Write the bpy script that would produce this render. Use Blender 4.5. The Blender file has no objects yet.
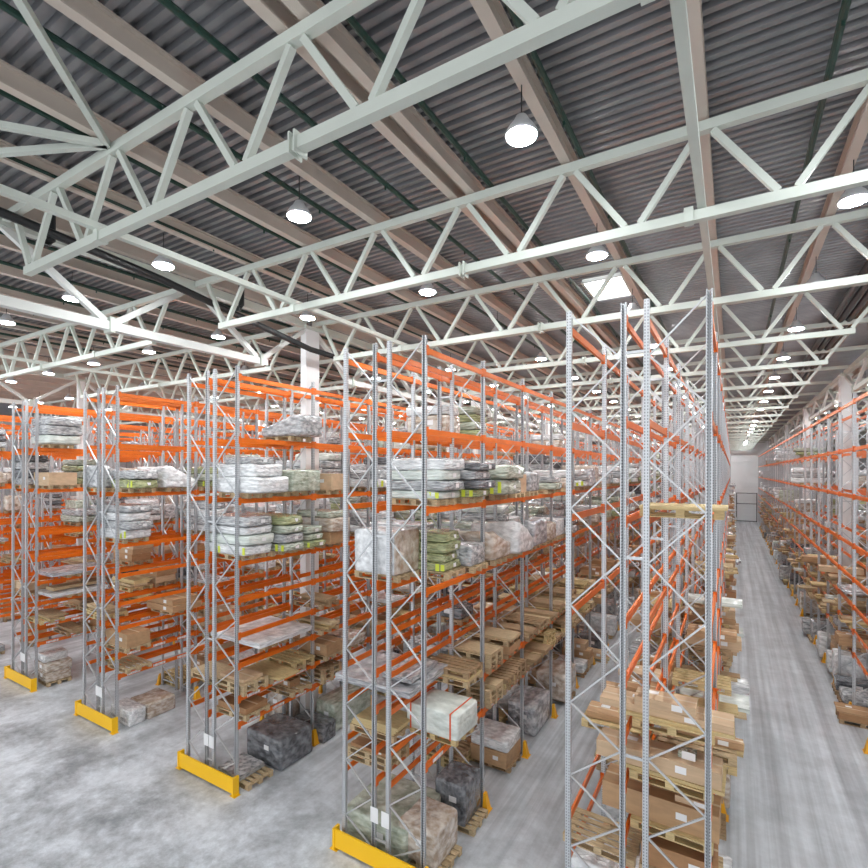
import bpy, math, random
from mathutils import Vector, Matrix
R_ = math.radians
scn = bpy.context.scene
COL = scn.collection
KEEP = '1111111111111111111111111111101111111111111111111111111101111111111111110111111111111111111111111111111111111111111111111111112121112121112211112112111111111111111111121112121121111100001001111111111111111111111111111111111111111111111111111111111111111111111111111111111111112111111112111211111111111121122111112111102112111122110011111211211222002110112201121211212120211112120211220122211111120121111111112120222222021111202201122121121200000011112212102000221111022012222221101211121210002021101000002121120111220001102201212221102021212222101010000120020000001000122202220101102202200221202200210000002000022000000020222000022020221000002100000000022020200020001022022202000020000000000000001220020100020000200000221220000000000000000000000020020000000200020000000000000200002000000020000000000000000000000000000000000000211211110000100000010100101111101111012000001000002110111111010122000001112100001010011111111121120000000111112110021100001001111101211000102000000110001100001000001100211120012211100000000000002101000000000000102111111111100000220000002101000000002010001112212220002210000000000000022222121100222000101000000010000000122000220220001000000000200000000200000022020000000000000000000000012020000000000000000000020000000000212020000000000000000000000020022200200000000220001111111111202110000111111111112110211101100000001121111211001111111111002101112101000021100000011211200000201002010000000100000000200020112111121212101120022100120000012000021121121121012100001200110010000001101021210000000000000001000200000000000212211122210220201000000000000000000000000002210201222121210000000000000000000002000000000000022100001000002000000000000000000200000000000000010000000000200002100020000000000000000000000000110010000000210000002202000110011100000110000111101010120212200011000210000202121000020000000000000210000201211000000000000002221201210100000000000022020200000000000000000000000000200220000000000000000000000002000000201000000220000000000000000000000000000002000002200201111000211111100111111111020000012101100000201102001111111112211101111111002220211000112112112120022112101000020000000221120000002211111000000000221020000000000000000000200000000000210000000000000000000000000000000000000000000000000000000000000000000000000112011111111111111111000010121221110111112110011000000000002100122211121000000222002210222000000000211021101100210000020002000000000000000000000000000021111111111120211111100101111111002100000012110022120021100200111222000011110000000000021200222020202110100002000010101002002002000000000000020000000002000000000000000000000101110200000000000000202000000000200000201111111111111201111121111000101210011012110000002112000022221100000000000122002000111222000001000010000000000000000000000000000000000102210000000000000000001111111111111111101001010011110022121210002020212000200000010102111002112200202000000000000000000000020200020200000000000000020000000000000000000000001110001111111112000111121000102001020010202001101002112011010000200220002000000012020020000000000000000000201000000000000000000200000010000000020000000000000000000000000000000000000000000000000000000000000000000112222110100122111101211022010020111111110202210220201010211012020000020011110000000000000102121010211110002100020000012110221100002000000000100000001020221121001011002100000002000110010211000000000202020020000200010221200022000020000000000200110002020000000000000020001010000010200000210102001020010022200000002000000000021101000000000000000100000200000000000000211112121000000002000000000000012010000000020000000020201012020000000000000020020000020000000000222100000000000020000000000000000201220200000000000000010100000000020020000002000002000000000002000002000100211022000000020000000000000000000000000000000000000000000000000020002000000000000002000000000000001110111112001112110020211110000000000001111111121212201210000011111211000000111020020100000210000000000000000220022121100000100100221011220222122212000000210000000001000000000000000000000020000000000000000000000022220200002000000000000000000002020000000000000000000000000020000000000000000000000002000000000000000000000000000000000000000000000000000000000000000000000000000000000001011111111111101111221212011111111211021101010011002111121110011121012122121102111111111111121112111111211111110111111111210221221212001121210011210121111000121211121121000110120100121212212210000222010100211112111121121012010120122121001111010110122100012121221220212210201000121212220211022122201000222222000210202201222212001202202000102222112111121110010210101211202001020021002000202121121110112221022020021110220202002212020000102201222220200010200000200000221012120200000022120022202010101100022000000200200000000000000000000002222211112200222122000222020222222102111200002221111111101211200210022112101200000000000001211122210212200000000002220002100202000002112212121100000000000021210100002'

# ------------------------------------------------------------------ helpers
class MB:
    """collects shapes, then links them as ONE mesh object"""
    def __init__(s): s.v = []; s.f = []
    def box(s, c, d, rot=None):
        n = len(s.v); hx, hy, hz = d[0]/2, d[1]/2, d[2]/2
        for x, y, z in ((-hx,-hy,-hz),(hx,-hy,-hz),(hx,hy,-hz),(-hx,hy,-hz),(-hx,-hy,hz),(hx,-hy,hz),(hx,hy,hz),(-hx,hy,hz)):
            p = Vector((x, y, z))
            if rot is not None: p = rot @ p
            s.v.append((p.x+c[0], p.y+c[1], p.z+c[2]))
        for q in ((0,3,2,1),(4,5,6,7),(0,1,5,4),(1,2,6,5),(2,3,7,6),(3,0,4,7)):
            s.f.append(tuple(n+i for i in q))
        return s
    def bar(s, a, b, w, h, up=(0,0,1)):
        a, b = Vector(a), Vector(b); d = b-a; L = d.length; d = d/L
        u = Vector(up)
        if abs(d.dot(u)) > .99: u = Vector((1,0,0))
        x = d.cross(u).normalized(); z = x.cross(d)
        rot = Matrix((x, d, z)).transposed()
        return s.box((a+b)/2, (w, L, h), rot)
    def tube(s, pts, r, n=8, cap=True):
        rings = []
        for i, p in enumerate(pts):
            p = Vector(p)
            d = (Vector(pts[min(i+1, len(pts)-1)])-Vector(pts[max(i-1, 0)])).normalized()
            u = Vector((0,0,1)) if abs(d.z) < .9 else Vector((1,0,0))
            x = d.cross(u).normalized(); y = d.cross(x)
            k = len(s.v)
            for j in range(n):
                t = 2*math.pi*j/n; q = p+x*(r*math.cos(t))+y*(r*math.sin(t)); s.v.append(tuple(q))
            rings.append(k)
        for a, b in zip(rings, rings[1:]):
            for j in range(n):
                s.f.append((a+j, a+(j+1) % n, b+(j+1) % n, b+j))
        if cap:
            s.f.append(tuple(rings[0]+j for j in reversed(range(n)))); s.f.append(tuple(rings[-1]+j for j in range(n)))
        return s
    def lathe(s, prof, n=16, c=(0,0,0)):
        k0 = len(s.v)
        for r, z in prof:
            for j in range(n):
                t = 2*math.pi*j/n; s.v.append((c[0]+r*math.cos(t), c[1]+r*math.sin(t), c[2]+z))
        for i in range(len(prof)-1):
            for j in range(n):
                a = k0+i*n; b = a+n
                s.f.append((a+j, a+(j+1) % n, b+(j+1) % n, b+j))
        s.f.append(tuple(k0+j for j in reversed(range(n))))
        e = k0+(len(prof)-1)*n; s.f.append(tuple(e+j for j in range(n)))
        return s
    def extrude(s, prof, a, b, axis):
        """closed 2D profile swept from a to b along an axis: 'z' -> (p,q,t); 'y' -> (p,t,q); 'x' -> (t,p,q)"""
        k = len(s.v); n = len(prof)
        for t in (a, b):
            for p, q in prof:
                s.v.append({'z': (p, q, t), 'y': (p, t, q), 'x': (t, p, q)}[axis])
        for j in range(n): s.f.append((k+j, k+(j+1) % n, k+n+(j+1) % n, k+n+j))
        s.f.append(tuple(k+j for j in reversed(range(n)))); s.f.append(tuple(k+n+j for j in range(n)))
        return s
    def add(s, other, off):
        n = len(s.v); ox, oy, oz = off
        s.v += [(x+ox, y+oy, z+oz) for x, y, z in other.v]
        s.f += [tuple(n+i for i in q) for q in other.f]
        return s
    def mesh(s, name, m, smooth=False):
        me = bpy.data.meshes.new(name); me.from_pydata(s.v, [], s.f)
        me.materials.append(m)
        if smooth: me.polygons.foreach_set('use_smooth', [True]*len(me.polygons))
        me.update(); return me
    def build(s, name, m, parent=None, loc=(0,0,0), smooth=False):
        return link(name, s.mesh(name, m, smooth), parent, loc)

def link(name, me, parent=None, loc=(0,0,0), rz=0, scale=None):
    o = bpy.data.objects.new(name, me); COL.objects.link(o)
    o.location = loc
    if rz: o.rotation_euler = (0, 0, rz)
    if scale: o.scale = scale
    if parent is not None: o.parent = parent
    return o

USED = set()
def tag(o, label, cat, group=None, kind=None):
    w = label.split()
    if not 4 <= len(w) <= 16: print('LABEL LENGTH', len(w), label)
    o['label'] = label; o['category'] = cat
    if group: o['group'] = group
    if kind: o['kind'] = kind
    if label in USED and not group: print('DUP LABEL', label)
    USED.add(label)
    return o
def thing(name, label, cat, loc=(0,0,0), group=None, rz=0):
    return tag(link(name, None, None, loc, rz), label, cat, group)
def structure(o): o['kind'] = 'structure'; return o
ORD = ['zeroth','first','second','third','fourth','fifth','sixth','seventh','eighth','ninth','tenth','eleventh','twelfth','thirteenth',
       'fourteenth','fifteenth','sixteenth','seventeenth','eighteenth','nineteenth','twentieth','twenty-first','twenty-second','twenty-third',
       'twenty-fourth','twenty-fifth','twenty-sixth','twenty-seventh','twenty-eighth','twenty-ninth','thirtieth','thirty-first','thirty-second','thirty-third']

# ------------------------------------------------------------------ materials
def nodes(m):
    m.use_nodes = True; nt = m.node_tree; return nt, nt.nodes, nt.links, nt.nodes['Principled BSDF']
def mat(name, col, rough=.5, metal=0., noise=0., nscale=6., bump=0., bscale=20., spec=.5, stretch=None, col2=None, coat=0., ramp=(.35,.65)):
    m = bpy.data.materials.new(name); nt, N, L, b = nodes(m)
    b.inputs['Base Color'].default_value = (*col, 1); b.inputs['Roughness'].default_value = rough
    b.inputs['Metallic'].default_value = metal; b.inputs['Specular IOR Level'].default_value = spec
    if coat: b.inputs['Coat Weight'].default_value = coat; b.inputs['Coat Roughness'].default_value = .15
    if noise or bump or col2:
        tc = N.new('ShaderNodeTexCoord'); oi = N.new('ShaderNodeObjectInfo')
        ad = N.new('ShaderNodeVectorMath'); ad.operation = 'ADD'
        sc_ = N.new('ShaderNodeVectorMath'); sc_.operation = 'SCALE'
        cb = N.new('ShaderNodeCombineXYZ')
        for i in range(3): L.new(oi.outputs['Random'], cb.inputs[i])
        L.new(cb.outputs[0], sc_.inputs[0]); sc_.inputs['Scale'].default_value = 40
        L.new(tc.outputs['Object'], ad.inputs[0]); L.new(sc_.outputs[0], ad.inputs[1])
        src = ad.outputs[0]
        if stretch:
            mp = N.new('ShaderNodeMapping'); mp.inputs['Scale'].default_value = stretch; L.new(src, mp.inputs['Vector']); src = mp.outputs[0]
    if noise or col2:
        n = N.new('ShaderNodeTexNoise'); n.inputs['Scale'].default_value = nscale; n.inputs['Detail'].default_value = 4; L.new(src, n.inputs['Vector'])
        r = N.new('ShaderNodeValToRGB'); r.color_ramp.elements[0].position = ramp[0]; r.color_ramp.elements[1].position = ramp[1]
        a = col2 if col2 else tuple(c*(1-noise) for c in col)
        r.color_ramp.elements[0].color = (*a, 1); r.color_ramp.elements[1].color = (*col, 1)
        L.new(n.outputs['Fac'], r.inputs['Fac']); L.new(r.outputs[0], b.inputs['Base Color'])
    if bump:
        n2 = N.new('ShaderNodeTexNoise'); n2.inputs['Scale'].default_value = bscale; n2.inputs['Detail'].default_value = 3
        n2.inputs['Distortion'].default_value = 1.6 if coat else .8; n2.inputs['Roughness'].default_value = .62 if coat else .5; n2.inputs['Detail'].default_value = 5 if coat else 3
        L.new(src, n2.inputs['Vector'])
        bp = N.new('ShaderNodeBump'); bp.inputs['Strength'].default_value = bump; bp.inputs['Distance'].default_value = .05 if coat else .03
        hgt = n2.outputs['Fac']
        if coat:                                   # stretched film: sharp creases between facets
            wn = N.new('ShaderNodeTexNoise'); wn.inputs['Scale'].default_value = bscale*.5; L.new(src, wn.inputs['Vector'])
            wv = N.new('ShaderNodeVectorMath'); wv.operation = 'MULTIPLY_ADD'; wv.inputs[1].default_value = (.3,.3,.3)
            L.new(wn.outputs['Color'], wv.inputs[0]); L.new(src, wv.inputs[2])
            vo = N.new('ShaderNodeTexVoronoi'); vo.inputs['Scale'].default_value = bscale*.75; L.new(wv.outputs[0], vo.inputs['Vector'])
            mm = N.new('ShaderNodeMath'); mm.operation = 'MULTIPLY_ADD'; mm.inputs[1].default_value = .5
            L.new(n2.outputs['Fac'], mm.inputs[0]); L.new(vo.outputs['Distance'], mm.inputs[2]); hgt = mm.outputs[0]
        L.new(hgt, bp.inputs['Height']); L.new(bp.outputs[0], b.inputs['Normal'])
    return m

M = {}
M['brace'] = mat('galvanised_brace', (.55,.565,.58), .42, .35)
M['orange'] = mat('orange_enamel', (.80,.165,.008), .38, noise=.12, nscale=3)
M['connector'] = mat('orange_connector', (.74,.15,.010), .42)
M['yellow'] = mat('yellow_paint', (.98,.56,.006), .42)
M['amber'] = mat('amber_paint', (.86,.42,.012), .45)
M['truss'] = mat('pale_green_white_steel', (.60,.64,.58), .5, noise=.05, nscale=2)
M['purlin'] = mat('bounce_tinted_steel', (.60,.52,.45), .55, noise=.06, nscale=2)  # warm bounce off the orange racks is put into the purlin colour
M['strut'] = mat('white_steel', (.66,.67,.64), .5)
M['deck'] = mat('galvanised_deck', (.34,.34,.355), .34, .6, noise=.2, nscale=1.4)
M['column'] = mat('white_column', (.80,.80,.80), .6)
M['wall'] = mat('white_panel', (.90,.905,.91), .6)
M['greenpipe'] = mat('dark_green_pipe', (.012,.045,.032), .4)
M['blackpipe'] = mat('black_pipe', (.012,.013,.014), .45)
M['lamp'] = mat('lamp_housing', (.75,.76,.78), .4, .3)
M['wood'] = mat('pale_pallet_wood', (.62,.47,.28), .75, noise=.35, nscale=9, stretch=(1,6,6))
M['wood2'] = mat('brown_pallet_wood', (.47,.32,.18), .78, noise=.4, nscale=9, stretch=(1,6,6))
M['wood3'] = mat('yellow_pallet_wood', (.68,.52,.26), .72, noise=.3, nscale=8, stretch=(1,6,6))
M['carton'] = mat('brown_cardboard', (.50,.31,.165), .75, noise=.18, nscale=5)
M['carton2'] = mat('pale_cardboard', (.62,.44,.28), .75, noise=.15, nscale=4)
M['carton3'] = mat('reddish_cardboard', (.44,.24,.115), .75, noise=.2, nscale=4)
M['tape'] = mat('pale_tape', (.60,.47,.30), .3)
M['white_label'] = mat('white_paper', (.82,.82,.82), .6)
M['film_white'] = mat('white_film', (.90,.91,.915), .25, col2=(.58,.59,.60), nscale=7, bump=.75, bscale=7, coat=.5, noise=.1)
M['film_grey'] = mat('grey_film', (.66,.67,.68), .24, col2=(.26,.27,.28), nscale=7, bump=.75, bscale=8, coat=.5, noise=.1)
M['film_green'] = mat('greenish_film', (.62,.66,.56), .25, col2=(.30,.34,.26), nscale=6, bump=.75, bscale=7, coat=.5, noise=.1)
M['film_olive'] = mat('olive_film', (.50,.53,.28), .27, col2=(.24,.27,.13), nscale=5, bump=.9, bscale=7, coat=.5, noise=.1)
M['film_dark'] = mat('dark_film', (.24,.25,.27), .24, col2=(.07,.073,.08), nscale=6, bump=1., bscale=6, coat=.6, noise=.1)
M['film_pale'] = mat('pale_green_film', (.80,.85,.80), .28, col2=(.55,.60,.55), nscale=4, bump=.6, bscale=6, coat=.4, noise=.1)
M['film_carton'] = mat('film_over_cardboard', (.70,.64,.57), .26, col2=(.40,.30,.22), nscale=5, bump=.75, bscale=7, coat=.5, noise=.1)
M['foil'] = mat('silver_foil', (.74,.75,.77), .26, .3, col2=(.34,.35,.37), nscale=6, bump=1., bscale=7, noise=.1, coat=.3)
M['lime'] = mat('lime_tag', (.62,.70,.06), .5)
M['strap'] = mat('red_strap', (.70,.10,.02), .5)

def perforated():
    """galvanised upright: two columns of punched slots on every face"""
    m = bpy.data.materials.new('perforated_galvanised_steel'); nt, N, L, b = nodes(m)
    b.inputs['Roughness'].default_value = .42; b.inputs['Metallic'].default_value = .35
    tc = N.new('ShaderNodeTexCoord'); sp = N.new('ShaderNodeSeparateXYZ'); L.new(tc.outputs['Object'], sp.inputs[0])
    def mth(op, a, c=None):
        n = N.new('ShaderNodeMath'); n.operation = op
        for i, q in enumerate((a, c)):
            if q is None: continue
            if isinstance(q, (int, float)): n.inputs[i].default_value = q
            else: L.new(q, n.inputs[i])
        return n.outputs[0]
    fz = mth('FRACT', mth('MULTIPLY', sp.outputs[2], 20.0))
    inz = mth('LESS_THAN', mth('ABSOLUTE', mth('SUBTRACT', fz, .5)), .27)
    ix = mth('LESS_THAN', mth('ABSOLUTE', mth('SUBTRACT', mth('ABSOLUTE', sp.outputs[0]), .022)), .008)
    iy = mth('LESS_THAN', mth('ABSOLUTE', mth('SUBTRACT', mth('ABSOLUTE', sp.outputs[1]), .018)), .007)
    hole = mth('MULTIPLY', inz, mth('MAXIMUM', ix, iy))
    mx = N.new('ShaderNodeMix'); mx.data_type = 'RGBA'
    mx.inputs['A'].default_value = (.54,.555,.575,1); mx.inputs['B'].default_value = (.20,.205,.21,1)
    L.new(hole, mx.inputs['Factor']); L.new(mx.outputs['Result'], b.inputs['Base Color'])
    return m
M['upright'] = perforated()

def barcode():
    m = bpy.data.materials.new('barcode_strip'); nt, N, L, b = nodes(m); b.inputs['Roughness'].default_value = .5
    tc = N.new('ShaderNodeTexCoord'); w = N.new('ShaderNodeTexNoise'); w.inputs['Scale'].default_value = 14; w.inputs['Detail'].default_value = 1
    mp = N.new('ShaderNodeMapping'); mp.inputs['Scale'].default_value = (.01, 3, .01)
    L.new(tc.outputs['Object'], mp.inputs['Vector']); L.new(mp.outputs[0], w.inputs['Vector'])
    r = N.new('ShaderNodeValToRGB'); r.color_ramp.interpolation = 'CONSTANT'
    r.color_ramp.elements[0].color = (.35,.33,.33,1); r.color_ramp.elements[1].color = (.82,.8,.79,1); r.color_ramp.elements[1].position = .44
    L.new(w.outputs['Fac'], r.inputs['Fac']); L.new(r.outputs[0], b.inputs['Base Color']); return m
M['barcode'] = barcode()

def concrete():
    m = bpy.data.materials.new('power_floated_concrete'); nt, N, L, b = nodes(m)
    tc = N.new('ShaderNodeTexCoord')
    def noise(scale, stretch, detail=6, rough=.6, dist=0.):
        mp = N.new('ShaderNodeMapping'); mp.inputs['Scale'].default_value = stretch; L.new(tc.outputs['Object'], mp.inputs['Vector'])
        n = N.new('ShaderNodeTexNoise'); n.inputs['Scale'].default_value = scale; n.inputs['Detail'].default_value = detail
        n.inputs['Roughness'].default_value = rough; n.inputs['Distortion'].default_value = dist
        L.new(mp.outputs[0], n.inputs['Vector']); return n.outputs['Fac']
    def ramp(f, a, c, ca, cc):
        r = N.new('ShaderNodeValToRGB'); r.color_ramp.elements[0].position = a; r.color_ramp.elements[1].position = c
        r.color_ramp.elements[0].color = (ca,)*3+(1,); r.color_ramp.elements[1].color = (cc,)*3+(1,); L.new(f, r.inputs['Fac']); return r.outputs[0]
    def mul(a, c, f=1.):
        x = N.new('ShaderNodeMix'); x.data_type = 'RGBA'; x.blend_type = 'MULTIPLY'; x.inputs['Factor'].default_value = f
        L.new(a, x.inputs['A']); L.new(c, x.inputs['B']); return x.outputs['Result']
    big = ramp(noise(.6, (1,1,1), 8, .72, .15), (.38), .60, .42, 1.)          # cloudy trowel marks
    fine = ramp(noise(3.2, (1,1,1), 6, .7), .32, .66, .72, 1.)
    tyre = ramp(noise(1.5, (1.5,.022,1), 5, .62), .36, .60, .60, 1.)        # wear along the aisles
    tyre2 = ramp(noise(4.5, (1.3,.05,1), 3, .5), .36, .6, .86, 1.)
    # wear only where trucks drive along the aisles (beyond the rack ends)
    sp = N.new('ShaderNodeSeparateXYZ'); L.new(tc.outputs['Object'], sp.inputs[0])
    mr = N.new('ShaderNodeMapRange'); mr.inputs['From Min'].default_value = 7.; mr.inputs['From Max'].default_value = 12.; L.new(sp.outputs[1], mr.inputs['Value'])
    t = mul(tyre, tyre2)
    x = N.new('ShaderNodeMix'); x.data_type = 'RGBA'; x.inputs['A'].default_value = (1,1,1,1)
    L.new(mr.outputs[0], x.inputs['Factor']); L.new(t, x.inputs['B'])
    base = N.new('ShaderNodeRGB'); base.outputs[0].default_value = (.84,.88,.925,1)
    bx = N.new('ShaderNodeMix'); bx.data_type = 'RGBA'; bx.inputs['B'].default_value = (.86,.86,.86,1)
    hf = N.new('ShaderNodeMath'); hf.operation = 'MULTIPLY'; hf.inputs[1].default_value = .62
    L.new(mr.outputs[0], hf.inputs[0]); L.new(hf.outputs[0], bx.inputs['Factor']); L.new(mul(big, fine), bx.inputs['A'])
    c = mul(mul(base.outputs[0], bx.outputs['Result']), x.outputs['Result'])
    L.new(c, b.inputs['Base Color'])
    b.inputs['Roughness'].default_value = .42; b.inputs['Specular IOR Level'].default_value = .35
    return m
M['concrete'] = concrete()

def emit(name, col, s):
    m = bpy.data.materials.new(name); nt, N, L, b = nodes(m)
    b.inputs['Base Color'].default_value = (*col,1)
    b.inputs['Emission Color'].default_value = (*col,1); b.inputs['Emission Strength'].default_value = s; return m
LAMP_POWER = 205.
M['lens'] = emit('lit_lamp_lens', (.95,.985,1.), LAMP_POWER)
M['sky'] = emit('daylit_skylight', (.95,.98,1), 9.)

# ------------------------------------------------------------------ the measured layout (metres)
Y0, LB, NB = 8.44, 2.71, 32
H = 11.01
LEV = [10.72, 9.09, 7.50, 5.87, 4.91, 4.00, 3.22, 2.36, 1.69]
LEVW = [10.72, 9.09, 7.45, 5.77, 4.62, 3.68, 2.85, 2.05]
BT = .06                                     # half height of a beam
RACKS = {  # key: four upright lines, phrase
 'R': ([-2.383,-1.505,-1.161,-.30], 'first rack from long aisle'),
 'M': ([-7.336,-6.524,-6.151,-5.285], 'second rack from long aisle'),
 'A': ([-13.07,-12.236,-11.922,-11.0], 'third rack from long aisle'),
 'B': ([-18.93,-18.014,-17.709,-16.85], 'fourth rack from long aisle'),
 'C': ([-24.71,-23.80,-23.49,-22.60], 'fifth rack from long aisle'),
 'D': ([-30.45,-29.56,-29.24,-28.35], 'sixth rack from long aisle'),
 'E': ([-36.2,-35.31,-34.99,-34.1], 'seventh rack from long aisle'),
 'F': ([-41.95,-41.06,-40.74,-39.85], 'eighth rack from long aisle'),
 'G': ([-47.7,-46.81,-46.49,-45.6], 'ninth rack from long aisle'),
 'W': ([3.58,4.42,5.0,5.85], 'rack across the long aisle'),
 'V': ([10.6,11.45,11.8,12.65], 'second rack across the aisle'),
}

# ------------------------------------------------------------------ shell
def shell():
    f = MB().box((-10, 44, -.1), (104, 112, .2)).build('floor', M['concrete']); structure(f)
    # trapezoidal roof deck, ribs running along X
    b = MB(); p = .185; z0, z1 = 13.52, 13.59; y = -12.; x0, x1 = -62., 42.; prof = []
    while y < 99.:
        prof += [(y, z1), (y+.065, z1), (y+.085, z0), (y+.165, z0)]; y += p
    n = len(prof)
    hole = (-3.55, -2.55, 13.95, 15.45)          # opening of the skylight
    cuts = [(x0, hole[0]), (hole[0], hole[1]), (hole[1], x1)]
    for i, (a, c) in enumerate(cuts):
        k = len(b.v)
        for yy, zz in prof: b.v += [(a, yy, zz), (c, yy, zz)]
        for j in range(n-1):
            if i == 1 and prof[j][0] > hole[2]-.3 and prof[j+1][0] < hole[3]+.3: continue
            b.f.append((k+2*j, k+2*j+1, k+2*j+3, k+2*j+2))
    structure(b.build('ceiling', M['deck']))
    s = thing('skylight', 'bright square skylight in the roof deck above the first rack', 'skylight', (-3.05, 14.7, 13.6))
    k = MB()
    for dx in (-.52, .52): k.box((dx, 0, .06), (.06, 1.7, .36))
    for dy in (-.82, .82): k.box((0, dy, .06), (.98, .06, .36))
    k.build('kerb_frame', M['strut'], s); MB().box((0, 0, .26), (1.08, 1.7, .04)).build('glazing', M['sky'], s)
    # far wall of horizontal panels with a gate opening and rails, side walls
    w = MB(); z = 0.
    while z < 13.4:
        w.box((-10, 98.6, z+.55), (104, .2, 1.08)); z += 1.1
    w.box((-10, 98.75, 6.8), (104, .1, 13.6))
    structure(w.build('wall_far', M['wall']))
    structure(MB().box((-62, 43, 6.8), (.3, 112, 13.6)).build('wall_left', M['wall']))
    structure(MB().box((42, 43, 6.8), (.3, 112, 13.6)).build('wall_right', M['wall']))
shell()
t = thing('aisle_end_gate', 'dark framed gate with rails closing the far end of the long aisle', 'gate', (1.7, 97.6, 0))
for x in (-1.1, 1.75): MB().box((x, 0, 2.4), (.12, .12, 4.8)).build('post', M['blackpipe'], t)
for z in (.12, 3.0, 4.75): MB().box((.3, 0, z), (2.8, .08, .1)).build('rail', M['blackpipe'], t)
MB().box((-.6, .05, 1.5), (.9, .05, 2.9)).build('panel', M['wall'], t)

# ------------------------------------------------------------------ roof steel
TY = [3.95, 7.92, 12.1, 16.4, 20.6, 25.0, 29.3]
while TY[-1] < 93: TY.append(TY[-1]+4.5)
SPANS = [(-12.08, 4.7, 'above the first three racks'), (-29.32, -12.08, 'over the fourth to sixth racks'), (4.7, 21.5, 'beyond the rack across the aisle'), (-46.6, -29.32, 'over the farthest racks')]
ZT, ZB = 13.12, 11.9
def truss(a, b, y, idx, where):
    t = thing('roof_truss', f'pale steel roof truss {where}, {ORD[idx]} from the camera', 'roof truss', (0, y, 0), 'roof trusses')
    MB().box(((a+b)/2, 0, ZT), (b-a-.3, .12, .14)).build('top_chord', M['truss'], t)
    w = b-a; n = 8; st = 1.9; c = (a+b)/2 - (.45 if a == -12.08 else 0)
    bn = [c+(i-3.5)*st for i in range(n)]                   # bottom nodes
    MB().box(((bn[0]+bn[-1])/2-.02, 0, ZB), (bn[-1]-bn[0]+.36, .12, .14)).build('bottom_chord', M['truss'], t)
    for i, x in enumerate(bn):
        for s in (-1, 1):
            tx = x+s*st/2
            if i == 0 and s < 0: tx = x-.78
            MB().bar((x+s*.10, 0, ZB+.08), (tx-s*.10, 0, ZT-.08), .085, .085, (0,1,0)).build('diagonal', M['truss'], t)
    sp = MB()
    for dx in (-.04, .04): sp.box((c+dx, 0, ZB), (.022, .20, .24))
    sp.build('splice_plate', M['truss'], t)
    for x in (c-3.95-.3, c+3.6): MB().box((x, 0, ZB+.02), (.12, .17, .2)).build('strut_bracket', M['truss'], t)
for si, (a, b, wh) in enumerate(SPANS):
    for i, y in enumerate(TY):
        if si in (1, 3) and y > 60: continue
        if si == 1 and y < 7 or si == 3 and y < 15 or si == 2 and y < 16: continue
        truss(a, b, y, i+1, wh)
def purlin(x, i, side, dbl=False):
    nm = f'bounce-tinted roof purlin, {ORD[i]} {side} the strut over the rack aisle end' if False else f'bounce-tinted steel purlin under the roof deck, {ORD[i]} {side}'
    b = MB()
    for z, hh, ww in ((13.245, .03, .15), (13.38, .24, .025), (13.505, .03, .15)):
        b.box((0, 0, z), (ww, 103, hh))
    o = b.build('roof_purlin', M['purlin'], None, (x, 46, 0)); tag(o, nm, 'purlin', 'roof purlins')
px = [-.38-1.92*k for k in range(1, 24)]
i = 1
purlin(-.38, 1, 'counted leftwards from the long aisle')
for k, x in enumerate(px):
    if k == 1:
        purlin(x+.22, i+1, 'counted leftwards from the long aisle'); i += 1; purlin(x-.12, i+1, 'counted leftwards from the long aisle')
    else: purlin(x, i+1, 'counted leftwards from the long aisle')
    i += 1
for k in range(9): purlin(1.60+1.92*k, k+1, 'counted rightwards from the long aisle')
def rod(name, x, z, w, label, cat, m, ya=-2., yb=97., group=None):
    tag(MB().box((0, 0, 0), (w, yb-ya, w)).build(name, m, None, (x, (ya+yb)/2, z)), label, cat, group)
rod('longitudinal_strut', -.38, 12.05, .105, 'pale strut lying along the truss bottom chords above the first rack', 'strut', M['truss'])
rod('longitudinal_strut', -8.40, 12.05, .105, 'pale strut lying along the truss bottom chords above the second aisle', 'strut', M['truss'])
rod('longitudinal_strut', -20.7, 12.05, .105, 'pale strut lying along the truss bottom chords above the fourth aisle', 'strut', M['truss'])
for k, x in enumerate([1.03, -2.06, -3.64, -5.2, -6.75, -8.3, -9.95, -13.2, -15.1, -17.0, -19.0, -21., -23.]):
    p = MB().tube([(0, -2, 0), (0, 97, 0)], .045, 8)
    for y in range(1, 96, 3): p.tube([(0, y, 0), (0, y, -.10)], .018, 6)
    tag(p.build('sprinkler_pipe', M['greenpipe'], None, (x, 0, 13.3)), f'dark green sprinkler pipe between roof purlins, {ORD[k+1]} leftwards from the long aisle' , 'pipe', 'sprinkler pipes')
for k, x in enumerate([2.75, 2.98, 3.2]):
    tag(MB().tube([(x, 10, 13.2), (x, 97, 13.2)], .085, 10).build('service_pipe', M['blackpipe']), f'thick dark service pipe high over the long aisle, {["inner","middle","outer"][k]} of three', 'pipe', 'service pipes')
dp = MB().tube([(-11.3, 1, 13.1), (-11.3, 3.8, 12.93), (-11.3, 6.6, 12.7), (-11.35, 11.4, 12.1), (-11.5, 24, 12.0)], .085, 10).build('drain_pipe', M['blackpipe'])
tag(dp, 'black drain pipe sloping along the column line under the trusses', 'pipe')
for k, y in enumerate((4.5, 8.9)): MB().tube([(-11.45, y, 13.45), (-11.45, y, 12.8), (-11.4, y-.12, 12.65), (-11.33, y-.25, 12.62)], .075, 10).build('down_pipe', M['blackpipe'], dp)
for k, q in enumerate([(-5.5, 1.4, 'one'), (-9.8, 1.75, 'two'), (-11.5, 2.25, 'three')]):
    tag(MB().bar((-8.0, 3.85, 13.15), (q[0], q[1], 13.15), .09, .09).build('roof_brace', M['truss']), f'pale diagonal roof brace fanning out from the first roof truss, strut {q[2]} of three', 'roof brace')
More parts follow.
